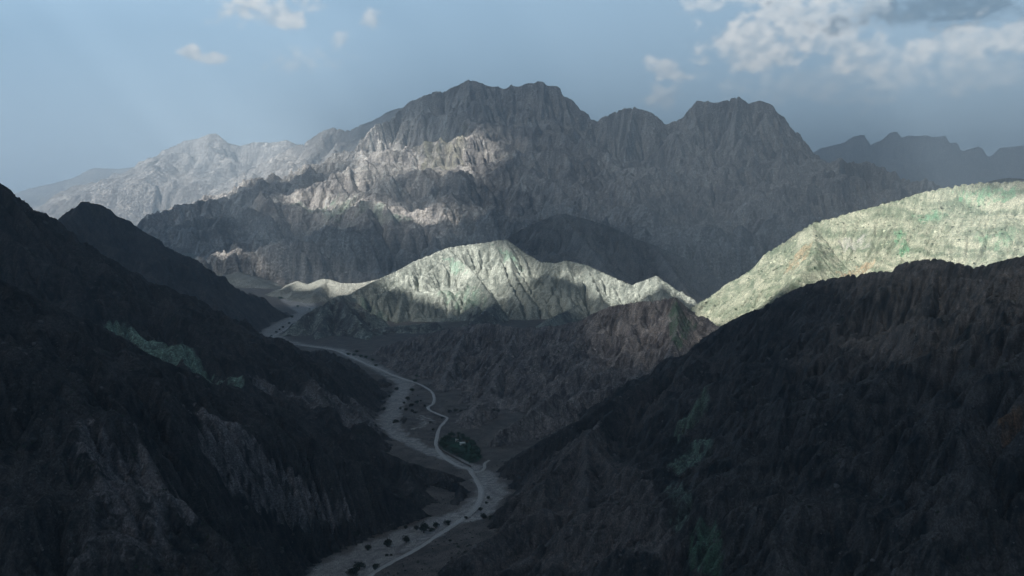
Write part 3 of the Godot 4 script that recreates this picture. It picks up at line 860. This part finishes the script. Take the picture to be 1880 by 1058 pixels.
func make_farm() -> void:
	var rng := RandomNumberGenerator.new()
	rng.seed = 31
	var outline := PackedVector2Array()
	for p in [[806, 819], [812, 809], [826, 804], [842, 804], [862, 812], [876, 826], [886, 841], [874, 850], [862, 850], [838, 838], [815, 826]]:
		var w := on_floor(p[0], p[1])
		outline.append(Vector2(w.x, w.z))
	# the watered plot
	var v := PackedVector3Array()
	var c := PackedColorArray()
	var idx := PackedInt32Array()
	var lo := outline[0]
	var hi := outline[0]
	for p in outline:
		lo = lo.min(p)
		hi = hi.max(p)
	var cell := 2.0
	var nx := int((hi.x - lo.x) / cell) + 2
	var nz := int((hi.y - lo.y) / cell) + 2
	for j in nz:
		for i in nx:
			var x := lo.x + i * cell
			var z := lo.y + j * cell
			v.append(Vector3(x, ground_at(x, z) + 0.3, z))
			var row := 0.5 + 0.5 * sin((x * 0.8 + z * 0.35) * 0.9)
			var strip := patch_noise.get_noise_2d(x / 16.0, z / 24.0)
			var g := Color(0.018, 0.055, 0.036).lerp(Color(0.06, 0.19, 0.115), clampf(row * 0.35 + strip * 0.9, 0.0, 1.0))
			c.append(g.lerp(Color(0.16, 0.14, 0.12), smoothstep(0.35, 0.5, -strip)) * 1.6)
			if i < nx - 1 and j < nz - 1 and Geometry2D.is_point_in_polygon(Vector2(x + cell * 0.5, z + cell * 0.5), outline):
				var k := j * nx + i
				idx.append_array(PackedInt32Array([k, k + 1, k + nx, k + 1, k + nx + 1, k + nx]))
	var field := surface_mesh("field", v, c, idx, rock_material("field_soil", 14.0, 0.1))
	field.set_meta("kind", "structure")
	# palms: thick along the margins, looser inside
	var pp := palm_parts()
	var made := 0
	var tries := 0
	while made < 80 and tries < 4000:
		tries += 1
		var p := Vector2(rng.randf_range(lo.x, hi.x), rng.randf_range(lo.y, hi.y))
		if not Geometry2D.is_point_in_polygon(p, outline):
			continue
		var margin := 1e9
		for k in outline.size():
			margin = minf(margin, p.distance_to(Geometry2D.get_closest_point_to_segment(p, outline[k], outline[(k + 1) % outline.size()])))
		if margin > 6.0 and rng.randf() > 0.14:
			continue
		var o := thing("palm_tree", "dark green date palm in the walled farm plot beside the track", "palm tree", Vector3(p.x, ground_at(p.x, p.y), p.y), "date palms in the farm plot")
		o.rotation.y = rng.randf() * TAU
		o.scale = Vector3.ONE * rng.randf_range(0.8, 1.25)
		part(o, "trunk", pp[0])
		part(o, "crown", pp[1])
		made += 1
	# houses
	var white := plain_material("white_render", Color(0.72, 0.72, 0.70))
	var roof_white := plain_material("white_roof", Color(0.78, 0.79, 0.80))
	var wood := plain_material("dark_wood", Color(0.07, 0.05, 0.04))
	var glass := plain_material("dark_glass", Color(0.03, 0.04, 0.05), 0.2)
	var ochre := plain_material("ochre_render", Color(0.42, 0.27, 0.15))
	for hs in [[839, 812, 3.6, 3.2, "small white flat-roofed hut among the palms of the farm", white], [849, 818, 6.2, 4.4, "larger white-roofed farmhouse in the middle of the palm plot", white], [858, 813, 3.4, 3.2, "small ochre hut at the edge of the palm plot", ochre]]:
		var w := on_floor(hs[0], hs[1])
		var o := thing("farm_house", hs[4], "house", Vector3(w.x, ground_at(w.x, w.z), w.z))
		o.rotation.y = 0.3
		var a: float = hs[2]
		var b: float = hs[3]
		box_part(o, "wall", Vector3(0, 1.5, 0), Vector3(a, 3.4, b), hs[5])
		var roof := box_part(o, "roof", Vector3(0, 3.32, 0), Vector3(a + 0.5, 0.24, b + 0.5), roof_white if hs[5] == white else ochre)
		box_part(roof, "parapet", Vector3(0, 0.24, b * 0.5 + 0.1), Vector3(a + 0.4, 0.24, 0.2), hs[5])
		box_part(roof, "parapet", Vector3(0, 0.24, -b * 0.5 - 0.1), Vector3(a + 0.4, 0.24, 0.2), hs[5])
		box_part(o, "door", Vector3(-a * 0.2, 1.05, b * 0.5 + 0.03), Vector3(0.95, 2.1, 0.08), wood)
		for q in 2:
			var win := box_part(o, "window", Vector3(a * (0.12 + 0.22 * q), 1.7, b * 0.5 + 0.03), Vector3(0.8, 1.0, 0.08), glass)
			box_part(win, "sill", Vector3(0, -0.55, 0.05), Vector3(0.95, 0.1, 0.14), roof_white)
	# the wall along the track
	var wall := thing("stone_wall", "long low dark wall between the farm plot and the track", "wall", Vector3.ZERO)
	var stone := plain_material("wall_stone", Color(0.11, 0.105, 0.10))
	var cope := plain_material("wall_coping", Color(0.26, 0.255, 0.245))
	var line := [[811, 828], [828, 838], [846, 848], [865, 857]]
	var first := on_floor(811, 828)
	wall.position = Vector3(first.x, 0, first.z)
	for k in 3:
		var a := on_floor(line[k][0], line[k][1])
		var b := on_floor(line[k + 1][0], line[k + 1][1])
		var mid := (a + b) * 0.5 - wall.position
		var y := ground_at((a.x + b.x) * 0.5, (a.z + b.z) * 0.5)
		var seg := box_part(wall, "wall_run", Vector3(mid.x, y + 0.7, mid.z), Vector3(a.distance_to(b), 2.6, 0.45), stone)
		seg.rotation.y = atan2(-(b.z - a.z), b.x - a.x)
		box_part(seg, "coping", Vector3(0, 1.38, 0), Vector3(a.distance_to(b), 0.16, 0.6), cope)


func stone_mesh(seed_: int) -> ArrayMesh:
	var sp := SphereMesh.new()
	sp.radial_segments = 7
	sp.rings = 4
	sp.radius = 0.5
	sp.height = 0.9
	var arr := sp.get_mesh_arrays()
	var rng := RandomNumberGenerator.new()
	rng.seed = seed_
	var n := make_noise(seed_, 1.3, 2)
	var st := SurfaceTool.new()
	st.begin(Mesh.PRIMITIVE_TRIANGLES)
	st.set_smooth_group(-1)
	for i in arr[Mesh.ARRAY_INDEX]:
		var p: Vector3 = arr[Mesh.ARRAY_VERTEX][i]
		st.set_color(Color.WHITE)
		st.add_vertex(p * (1.0 + 0.55 * n.get_noise_3dv(p * 2.0)) * Vector3(1.2, 0.85, 0.9))
	st.generate_normals()
	var m := StandardMaterial3D.new()
	m.resource_name = "loose_rock"
	m.vertex_color_use_as_albedo = true
	m.roughness = 0.95
	var mesh := st.commit()
	mesh.surface_set_material(0, m)
	return mesh


func scatter() -> void:
	var rng := RandomNumberGenerator.new()
	rng.seed = 404
	var shrubs := []
	var stones := []
	var plan := {"limestone_ridge": [1900, 1800], "hill_sunlit_right": [2600, 2200], "cliffs_middle": [1700, 1200], "slope_left": [1800, 2600], "slope_right_near": [2600, 7000], "slope_left_near": [2400, 5600], "peak_left": [900, 700], "low_hills": [300, 200], "fan_left": [500, 200]}
	for h in hills:
		if not plan.has(h.called):
			continue
		for kind in 2:
			var want: int = plan[h.called][kind]
			var got := 0
			var tries := 0
			while got < want and tries < want * 12:
				tries += 1
				var x := rng.randf_range(h.d.box[0], h.d.box[1])
				var z := rng.randf_range(h.d.box[2], h.d.box[3])
				var y: float = h.height(x, z)
				if y < 0.5 or absf(x / z) > 0.56:
					continue
				if patch_noise.get_noise_2d(x / 60.0 + kind * 99.0, z / 60.0) + 0.25 < rng.randf() * 0.6:
					continue
				got += 1
				if kind == 0:
					var size := rng.randf_range(1.3, 2.4) * (1.7 if rng.randf() < 0.12 else 1.0) * (1.6 if h.d.box[2] < -2000 else 1.0)
					shrubs.append([size / -z, Vector3(x, y, z), size, h.called])
				else:
					stones.append([Vector3(x, y, z), rng.randf_range(0.6, 1.7) * (2.4 if rng.randf() < 0.16 else 1.0) * (1.5 if h.d.box[2] < -2000 else 1.0), (h.d.tone[0] as Color).lerp(h.d.tone[1], rng.randf()) * rng.randf_range(0.9, 1.9)])
	for k in 4200:
		var z := -lerpf(760.0, 3600.0, pow(rng.randf(), 1.6))
		var x := rng.randf_range(-0.22, 0.03) * -z
		var bed := line_distance(x, z, wadi_bed)
		var y := floor_height(x, z, bed)
		if top(x, z) > y or bed < 1.0 or line_distance(x, z, main_road) < 3.0:
			continue
		var size := rng.randf_range(0.9, 2.6)
		shrubs.append([size / -z, Vector3(x, y, z), size, "valley_floor"])
	shrubs.sort_custom(func(a, b): return a[0] > b[0])
	var meshes := []
	for k in 4:
		meshes.append(leaf_mesh(60 + k, 4, 44, 0.11, Vector3(1.0, 0.55, 1.0), -0.1, Color(0.030, 0.045, 0.030) if k < 2 else Color(0.034, 0.066, 0.040), "shrub_leaves"))
	var words := {"limestone_ridge": "low dark shrub rooted on the pale sunlit limestone ridge", "hill_sunlit_right": "low green shrub on the sunlit layered hillside", "cliffs_middle": "low dark shrub on the brown cliffs above the wadi", "slope_left": "low dark shrub on the shaded slope with the green streak", "slope_right_near": "low dark shrub on the black shaded slope above the pale track's bend", "slope_left_near": "low dark shrub on the shaded slope with the pale rock slabs", "peak_left": "low dark shrub on the shaded slope below the blocky peak", "valley_floor": "low dark shrub on the brown valley floor beside the wadi", "low_hills": "low shrub on the small sunlit mounds", "fan_left": "low shrub on the sunlit gravel fan"}
	var alone := 0
	var rest := []
	for s in shrubs:
		if alone < 300 and seen(s[1] + Vector3.UP) and absf(s[1].x / s[1].z) < 0.51:
			var o := MeshInstance3D.new()
			o.name = numbered("shrub")
			o.mesh = meshes[rng.randi() % 4]
			add_child(o)
			o.position = s[1]
			o.rotation.y = rng.randf() * TAU
			o.scale = Vector3.ONE * float(s[2])
			o.set_meta("label", words[s[3]])
			o.set_meta("category", "shrub")
			o.set_meta("group", "shrubs " + words[s[3]].split(" shrub ")[1])
			alone += 1
		else:
			rest.append(s)
	for k in 2:
		var mm := MultiMesh.new()
		mm.transform_format = MultiMesh.TRANSFORM_3D
		mm.mesh = meshes[k * 2]
		var mine := []
		for q in rest.size():
			if (q % 2 == 1) == (k == 1):
				mine.append(rest[q])
		mm.instance_count = mine.size()
		for q in mine.size():
			mm.set_instance_transform(q, Transform3D(Basis(Vector3.UP, rng.randf() * TAU).scaled(Vector3.ONE * float(mine[q][2])), mine[q][1]))
		var o := MultiMeshInstance3D.new()
		o.name = "scrub" if k == 0 else "green_scrub"
		o.multimesh = mm
		o.set_meta("kind", "stuff")
		o.set_meta("label", "sparse dark desert scrub scattered over the slopes" if k == 0 else "sparse green desert scrub scattered over the slopes")
		o.set_meta("category", "scrub")
		add_child(o)
	var sm := MultiMesh.new()
	sm.transform_format = MultiMesh.TRANSFORM_3D
	sm.use_colors = true
	sm.mesh = stone_mesh(3)
	sm.instance_count = stones.size()
	for q in stones.size():
		var b := Basis.from_euler(Vector3(rng.randf() * 0.8, rng.randf() * TAU, rng.randf() * 0.8)).scaled(Vector3.ONE * float(stones[q][1]))
		sm.set_instance_transform(q, Transform3D(b, stones[q][0]))
		sm.set_instance_color(q, stones[q][2])
	var so := MultiMeshInstance3D.new()
	so.name = "scree"
	so.multimesh = sm
	so.set_meta("kind", "stuff")
	so.set_meta("label", "loose angular rocks and blocks strewn over the slopes")
	so.set_meta("category", "rocks")
	add_child(so)


class Hill:
	var host: Node3D
	var d: Dictionary
	var called := ""
	var triangles := 0
	var x0 := 0.0
	var z0 := 0.0
	var nx := 0
	var nz := 0
	var cell := 1.0
	var h := PackedFloat32Array()
	var drop := PackedFloat32Array()    # depth below the crest that each place hangs from
	var fx0 := 0.0
	var fz0 := 0.0
	var fnx := 0
	var fnz := 0
	var fcell := 1.0
	var fh := PackedFloat32Array()
	var col := PackedColorArray()

	func _init(host_: Node3D, d_: Dictionary) -> void:
		host = host_
		d = d_
		called = d.called
		cell = d.cell
		x0 = d.box[0]
		z0 = d.box[2]
		nx = int((d.box[1] - d.box[0]) / cell) + 1
		nz = int((d.box[3] - d.box[2]) / cell) + 1

	func envelope(seeds: PackedFloat32Array, s1: float, hc: float, s2: float) -> PackedFloat32Array:
		# the highest of all slopes that hang from the seeded cells
		var n := nx * nz
		var best := PackedFloat32Array()
		best.resize(n)
		best.fill(-1e6)
		var src := PackedInt32Array()
		src.resize(n)
		src.fill(-1)
		for i in n:
			if seeds[i] > -1e5:
				src[i] = i
				best[i] = seeds[i]
		var a := (s1 - s2) / maxf(hc, 0.001)
		for turn in 2:
			for way in 2:
				var offs: Array = [-1, -nx, -nx - 1, -nx + 1] if way == 0 else [1, nx, nx + 1, nx - 1]
				var o0: int = offs[0]
				var o1: int = offs[1]
				var o2: int = offs[2]
				var o3: int = offs[3]
				for jj in range(1, nz - 1):
					var j := jj if way == 0 else nz - 1 - jj
					for ii in range(1, nx - 1):
						var i := ii if way == 0 else nx - 1 - ii
						var me := j * nx + i
						var mine := src[me]
						for q in 4:
							var s := src[me + (o0 if q == 0 else o1 if q == 1 else o2 if q == 2 else o3)]
							if s < 0 or s == mine:
								continue
							var dx := float(i - s % nx)
							var dz := float(j - s / nx)
							var dist := cell * sqrt(dx * dx + dz * dz)
							var v := seeds[s] - s2 * dist - hc * (1.0 - exp(-dist * a))
							if v > best[me]:
								best[me] = v
								src[me] = s
								mine = s
		for i in n:
			drop[i] = maxf(0.0, seeds[src[i]] - best[i]) if src[i] >= 0 else 1e3
		return best

	func seed_line(seeds: PackedFloat32Array, a: Vector3, b: Vector3) -> void:
		var steps := int(Vector2(b.x - a.x, b.z - a.z).length() / cell * 1.5) + 1
		for k in steps + 1:
			var p := a.lerp(b, float(k) / steps)
			var i := int(round((p.x - x0) / cell))
			var j := int(round((p.z - z0) / cell))
			if i > 0 and j > 0 and i < nx - 1 and j < nz - 1:
				seeds[j * nx + i] = maxf(seeds[j * nx + i], p.y)

	func shape() -> void:
		var n := nx * nz
		drop.resize(n)
		var seeds := PackedFloat32Array()
		var none := PackedFloat32Array()
		none.resize(n)
		none.fill(-1e6)
		if d.get("wadi", false):
			seeds = none.duplicate()
			for line in host.corridors:
				for k in line.size() - 1:
					seed_line(seeds, line[k], line[k + 1])   # a seed's height says how wide the open floor is there
			h = envelope(seeds, 1.0, 0.01, 1.0)
		var cap := h
		seeds = none.duplicate()
		for r in d.ridges:
			for k in r.size() - 1:
				seed_line(seeds, host.at(r[k][0], r[k][1], r[k][2]), host.at(r[k + 1][0], r[k + 1][1], r[k + 1][2]))
		h = envelope(seeds, d.slope[0], d.slope[1], d.slope[2])
		var ns: float = d.noise[0]
		var na: float = d.noise[1]
		for j in nz:
			for i in nx:
				var k := j * nx + i
				var x := x0 + i * cell
				var z := z0 + j * cell
				var fade := minf(1.0, drop[k] / (na * 1.6))
				h[k] += fade * na * (host.ridge_noise.get_noise_2d(x / ns, z / ns) - 0.15) + fade * na * 0.12 * host.rough_noise.get_noise_2d(x / ns * 9.0, z / ns * 9.0)
		if d.has("clip"):
			# where the hill ends at the far bank: a limit in x for each z
			for j in nz:
				var z := z0 + j * cell
				var c: Array = d.clip
				for q in c.size() - 1:
					if z <= c[q][0] and z > c[q + 1][0]:
						var lim: float = lerpf(c[q][1], c[q + 1][1], (z - c[q][0]) / (c[q + 1][0] - c[q][0]))
						for i in nx:
							if x0 + i * cell > lim:
								h[j * nx + i] = -20.0
		if cap.size():
			for k in n:
				h[k] = minf(h[k], maxf(-3.0, -cap[k] * float(d.get("bank", 0.9))))
		for j in nz:
			for i in nx:
				var edge := float(mini(mini(i, nx - 1 - i), nz - 1 - j)) * cell
				h[j * nx + i] = minf(h[j * nx + i], minf(edge * 1.6, j * cell * 5.0) - 20.0)
		erode(d.iter, d.k)
		refine()
		rills()

	func erode(times: int, kk: float) -> void:
		var n := nx * nz
		var offs := PackedInt32Array([-1, 1, -nx, nx, -nx - 1, -nx + 1, nx - 1, nx + 1])
		var rec := PackedInt32Array()
		rec.resize(n)
		var area := PackedFloat32Array()
		area.resize(n)
		var keys := PackedInt64Array()
		keys.resize(n)
		for t in times:
			for i in n:
				keys[i] = (int((h[i] + 3000.0) * 200.0) << 24) | i
			keys.sort()
			rec.fill(-1)
			area.fill(1.0)
			for j in range(1, nz - 1):
				for i in range(1, nx - 1):
					var me := j * nx + i
					var hm := h[me]
					if hm < -2.0:
						continue
					var best := 0.0
					var low := 1e9
					var to := -1
					for q in 8:
						var o := me + offs[q]
						var ho := h[o]
						var s := (hm - ho) * (1.0 if q < 4 else 0.7071)
						if s > best:
							best = s
							to = o
						if ho < low:
							low = ho
					rec[me] = to
					if to < 0:
						h[me] = low + 0.02
			for q in range(n - 1, -1, -1):
				var me := keys[q] & 0xFFFFFF
				var r := rec[me]
				if r >= 0:
					area[r] += area[me]
			for q in n:
				var me := keys[q] & 0xFFFFFF
				var r := rec[me]
				if r >= 0 and h[me] > h[r]:
					var f := kk * sqrt(area[me]) * minf(1.0, 0.15 + drop[me] / (cell * 6.0)) * 10.0
					h[me] = (h[me] + f * h[r]) / (1.0 + f)

	func refine() -> void:
		var up: int = d.fine
		fnx = nx * up
		fnz = nz * up
		fcell = cell / up
		fx0 = x0 + (0.5 / up - 0.5) * cell
		fz0 = z0 + (0.5 / up - 0.5) * cell
		for k in h.size():
			h[k] = maxf(h[k], -25.0)
		var im := Image.create_from_data(nx, nz, false, Image.FORMAT_RF, h.to_byte_array())
		if up > 1:
			im.resize(fnx, fnz, Image.INTERPOLATE_CUBIC)
		fh = im.get_data().to_float32_array()
		var dn: float = d.detail[0]
		var da: float = d.detail[1]
		var fl: float = d.flute[0] if d.has("flute") else 1.0
		var fa: float = d.flute[1] if d.has("flute") else 0.0
		var fc: float = cos(deg_to_rad(d.flute[2])) if d.has("flute") else 1.0
		var fs: float = sin(deg_to_rad(d.flute[2])) if d.has("flute") else 0.0
		var lp: float = d.ledge[0] if d.has("ledge") else 1.0
		var la: float = d.ledge[1] if d.has("ledge") else 0.0
		var lt: float = d.ledge[2] if d.has("ledge") else 0.0
		for j in fnz:
			for i in fnx:
				var k := j * fnx + i
				var x := fx0 + i * fcell
				var z := fz0 + j * fcell
				var y := fh[k]
				var calm := minf(1.0, 0.2 + drop[(j / up) * nx + i / up] / (da * 6.0))
				fh[k] = y + calm * da * (host.ridge_noise.get_noise_3d(x / dn, y / dn * 0.5, z / dn) - 0.3) + calm * da * 0.5 * host.rough_noise.get_noise_2d(x / dn * 3.0, z / dn * 3.0)
				if fa > 0.0 and y > 1.0:
					var u := (x * fc - z * fs) / fl
					var w := (x * fs + z * fc) / (fl * 6.0)
					var bend: float = host.patch_noise.get_noise_2d(x / (fl * 9.0), z / (fl * 9.0))
					fh[k] += fa * clampf(0.55 + 1.3 * host.patch_noise.get_noise_2d(x / (fl * 14.0) + 9.0, z / (fl * 14.0)), 0.05, 1.3) * minf(1.0, y / (fa * 3.0)) * minf(1.0, drop[(j / up) * nx + i / up] / (fa * 3.5)) * (host.ridge_noise.get_noise_2d(u + bend * 2.2, w) + 1.7 * host.ridge_noise.get_noise_2d(u * 0.31 + bend * 1.4 + 40.0, w * 0.5) - 1.0)
				if la > 0.0 and y > 3.0:
					var n: float = host.patch_noise.get_noise_2d(x / (lp * 7.0), z / (lp * 7.0))
					var strong: float = clampf(0.5 + 1.6 * host.patch_noise.get_noise_2d(x / (lp * 11.0) + 50.0, z / (lp * 11.0)), 0.0, 1.0)
					var ph := TAU * (y / lp + x * lt / lp + n * 1.6)
					fh[k] += la * strong * (sin(ph) + 0.4 * sin(2.0 * ph + 0.6))

	func rills() -> void:
		# a second, shallow wearing-down on the fine grid
		if not d.has("rill"):
			return
		var im := Image.create_from_data(nx, nz, false, Image.FORMAT_RF, drop.to_byte_array())
		im.resize(fnx, fnz, Image.INTERPOLATE_BILINEAR)
		drop = im.get_data().to_float32_array()
		h = fh
		nx = fnx
		nz = fnz
		cell = fcell
		erode(d.rill[0], d.rill[1])
		fh = h

	func height(x: float, z: float) -> float:
		var u := (x - fx0) / fcell
		var v := (z - fz0) / fcell
		if u < 0 or v < 0 or u >= fnx - 1 or v >= fnz - 1:
			return -1000.0
		var i := int(u)
		var j := int(v)
		var k := j * fnx + i
		u -= i
		v -= j
		return lerpf(lerpf(fh[k], fh[k + 1], u), lerpf(fh[k + fnx], fh[k + fnx + 1], u), v)

	func hit(px: float, py: float) -> Vector3:
		var dir: Vector3 = host.ray(px, py)
		var t: float = maxf(50.0, -d.box[3])
		while t < -d.box[2]:
			var p := EYE + dir * t
			if height(p.x, p.z) > p.y:
				return p
			t += fcell * 0.5
		return Vector3.INF

	func paint() -> void:
		col.resize(fnx * fnz)
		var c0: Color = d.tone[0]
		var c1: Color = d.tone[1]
		var s: float = d.noise[0] * 0.5
		var bed: float = d.get("bed", d.noise[0] * 0.06)
		var band: float = d.get("band", 0.45)
		var speck: float = d.get("speck", 0.9)
		var f: Array = d.get("flute", [d.noise[0] * 0.1, 0.0, 0.0])
		var fl: float = f[0]
		var fc := cos(deg_to_rad(f[2]))
		var fs := sin(deg_to_rad(f[2]))
		for j in fnz:
			for i in fnx:
				var k := j * fnx + i
				var x := fx0 + i * fcell
				var z := fz0 + j * fcell
				var y := fh[k]
				var n: float = host.patch_noise.get_noise_2d(x / s, z / s)
				var b: float = host.grain_noise.get_noise_2d((y + n * bed * 1.5 + x * 0.12) / bed, x / (bed * 14.0))
				# stains that run down the fall of the slope
				var u := (x * fc - z * fs) / fl
				var w := (x * fs + z * fc) / (fl * 5.0)
				var t: float = host.rough_noise.get_noise_2d(u * 1.7 + n * 2.0, w * 1.7)
				var q: float = host.rough_noise.get_noise_2d(x / fcell * 0.16, z / fcell * 0.16 + y / fcell * 0.1)
				var e: float = host.grain_noise.get_noise_2d(x / fcell * 0.42, z / fcell * 0.42)
				var mix := clampf(0.5 + n * 0.5 + b * band + t * 0.8 + q * 0.6 + e * speck, -0.25, 1.5)
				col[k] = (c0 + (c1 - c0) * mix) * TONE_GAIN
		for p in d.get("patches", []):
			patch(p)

	func patch(p: Dictionary) -> void:
		var poly := PackedVector2Array()
		var lo := Vector2(1e9, 1e9)
		var hi := -lo
		for q in p.at:
			var w := hit(q[0], q[1])
			if w == Vector3.INF:
				continue
			poly.append(Vector2(w.x, w.z))
			lo = lo.min(poly[-1])
			hi = hi.max(poly[-1])
		if poly.size() < 3:
			print("patch missed: ", called, p.at[0])
			return
		var wob: float = p.get("wob", 6.0)
		var full: float = p.get("amount", 0.85)
		var amount := full
		var f: Array = d.get("flute", [d.noise[0] * 0.1, 0.0, 0.0])
		var fl: float = f[0]
		var fc := cos(deg_to_rad(f[2]))
		var fs := sin(deg_to_rad(f[2]))
		var c: Color = p.tone
		for j in range(maxi(0, int((lo.y - fz0 - wob) / fcell)), mini(fnz, int((hi.y - fz0 + wob) / fcell) + 1)):
			for i in range(maxi(0, int((lo.x - fx0 - wob) / fcell)), mini(fnx, int((hi.x - fx0 + wob) / fcell) + 1)):
				var x := fx0 + i * fcell
				var z := fz0 + j * fcell
				var n: float = host.rough_noise.get_noise_2d(x / wob * 0.25, z / wob * 0.25)
				var m: float = host.rough_noise.get_noise_2d(x / wob * 0.25 + 90.0, z / wob * 0.25)
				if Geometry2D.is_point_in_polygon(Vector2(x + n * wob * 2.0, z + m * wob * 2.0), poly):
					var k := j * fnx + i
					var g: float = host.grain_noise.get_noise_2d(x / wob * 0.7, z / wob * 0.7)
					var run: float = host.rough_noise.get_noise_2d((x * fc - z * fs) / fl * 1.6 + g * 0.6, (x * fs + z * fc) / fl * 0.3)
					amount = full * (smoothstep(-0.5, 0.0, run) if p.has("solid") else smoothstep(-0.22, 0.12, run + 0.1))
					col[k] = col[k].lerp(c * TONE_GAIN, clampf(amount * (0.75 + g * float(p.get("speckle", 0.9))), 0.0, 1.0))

	func commit(root: Node3D) -> void:
		var v := PackedVector3Array()
		var nrm := PackedVector3Array()
		v.resize(fnx * fnz)
		nrm.resize(fnx * fnz)
		var idx := PackedInt32Array()
		var low: float = d.get("low", -3.0)
		for j in fnz:
			var ju := j * fnx if j == 0 else (j - 1) * fnx
			var jd := j * fnx if j == fnz - 1 else (j + 1) * fnx
			for i in fnx:
				var k := j * fnx + i
				v[k] = Vector3(fx0 + i * fcell, fh[k], fz0 + j * fcell)
				var l := k - 1 if i > 0 else k
				var r := k + 1 if i < fnx - 1 else k
				nrm[k] = Vector3(fh[l] - fh[r], 2.0 * fcell, fh[ju + i] - fh[jd + i]).normalized()
				if i < fnx - 1 and j < fnz - 1:
					var e := k + fnx
					if fh[k] > low or fh[k + 1] > low or fh[e] > low or fh[e + 1] > low:
						idx.append(k)
						idx.append(k + 1)
						idx.append(e)
						idx.append(k + 1)
						idx.append(e + 1)
						idx.append(e)
		triangles = idx.size() / 3
		var arr := []
		arr.resize(Mesh.ARRAY_MAX)
		arr[Mesh.ARRAY_VERTEX] = v
		arr[Mesh.ARRAY_NORMAL] = nrm
		arr[Mesh.ARRAY_COLOR] = col
		arr[Mesh.ARRAY_INDEX] = idx
		var mesh := ArrayMesh.new()
		mesh.add_surface_from_arrays(Mesh.PRIMITIVE_TRIANGLES, arr)
		mesh.surface_set_material(0, host.rock_material("rock_of_" + called, d.rock[0], d.rock[1]))
		var o := MeshInstance3D.new()
		o.name = called
		o.mesh = mesh
		o.set_meta("kind", "structure")
		root.add_child(o)
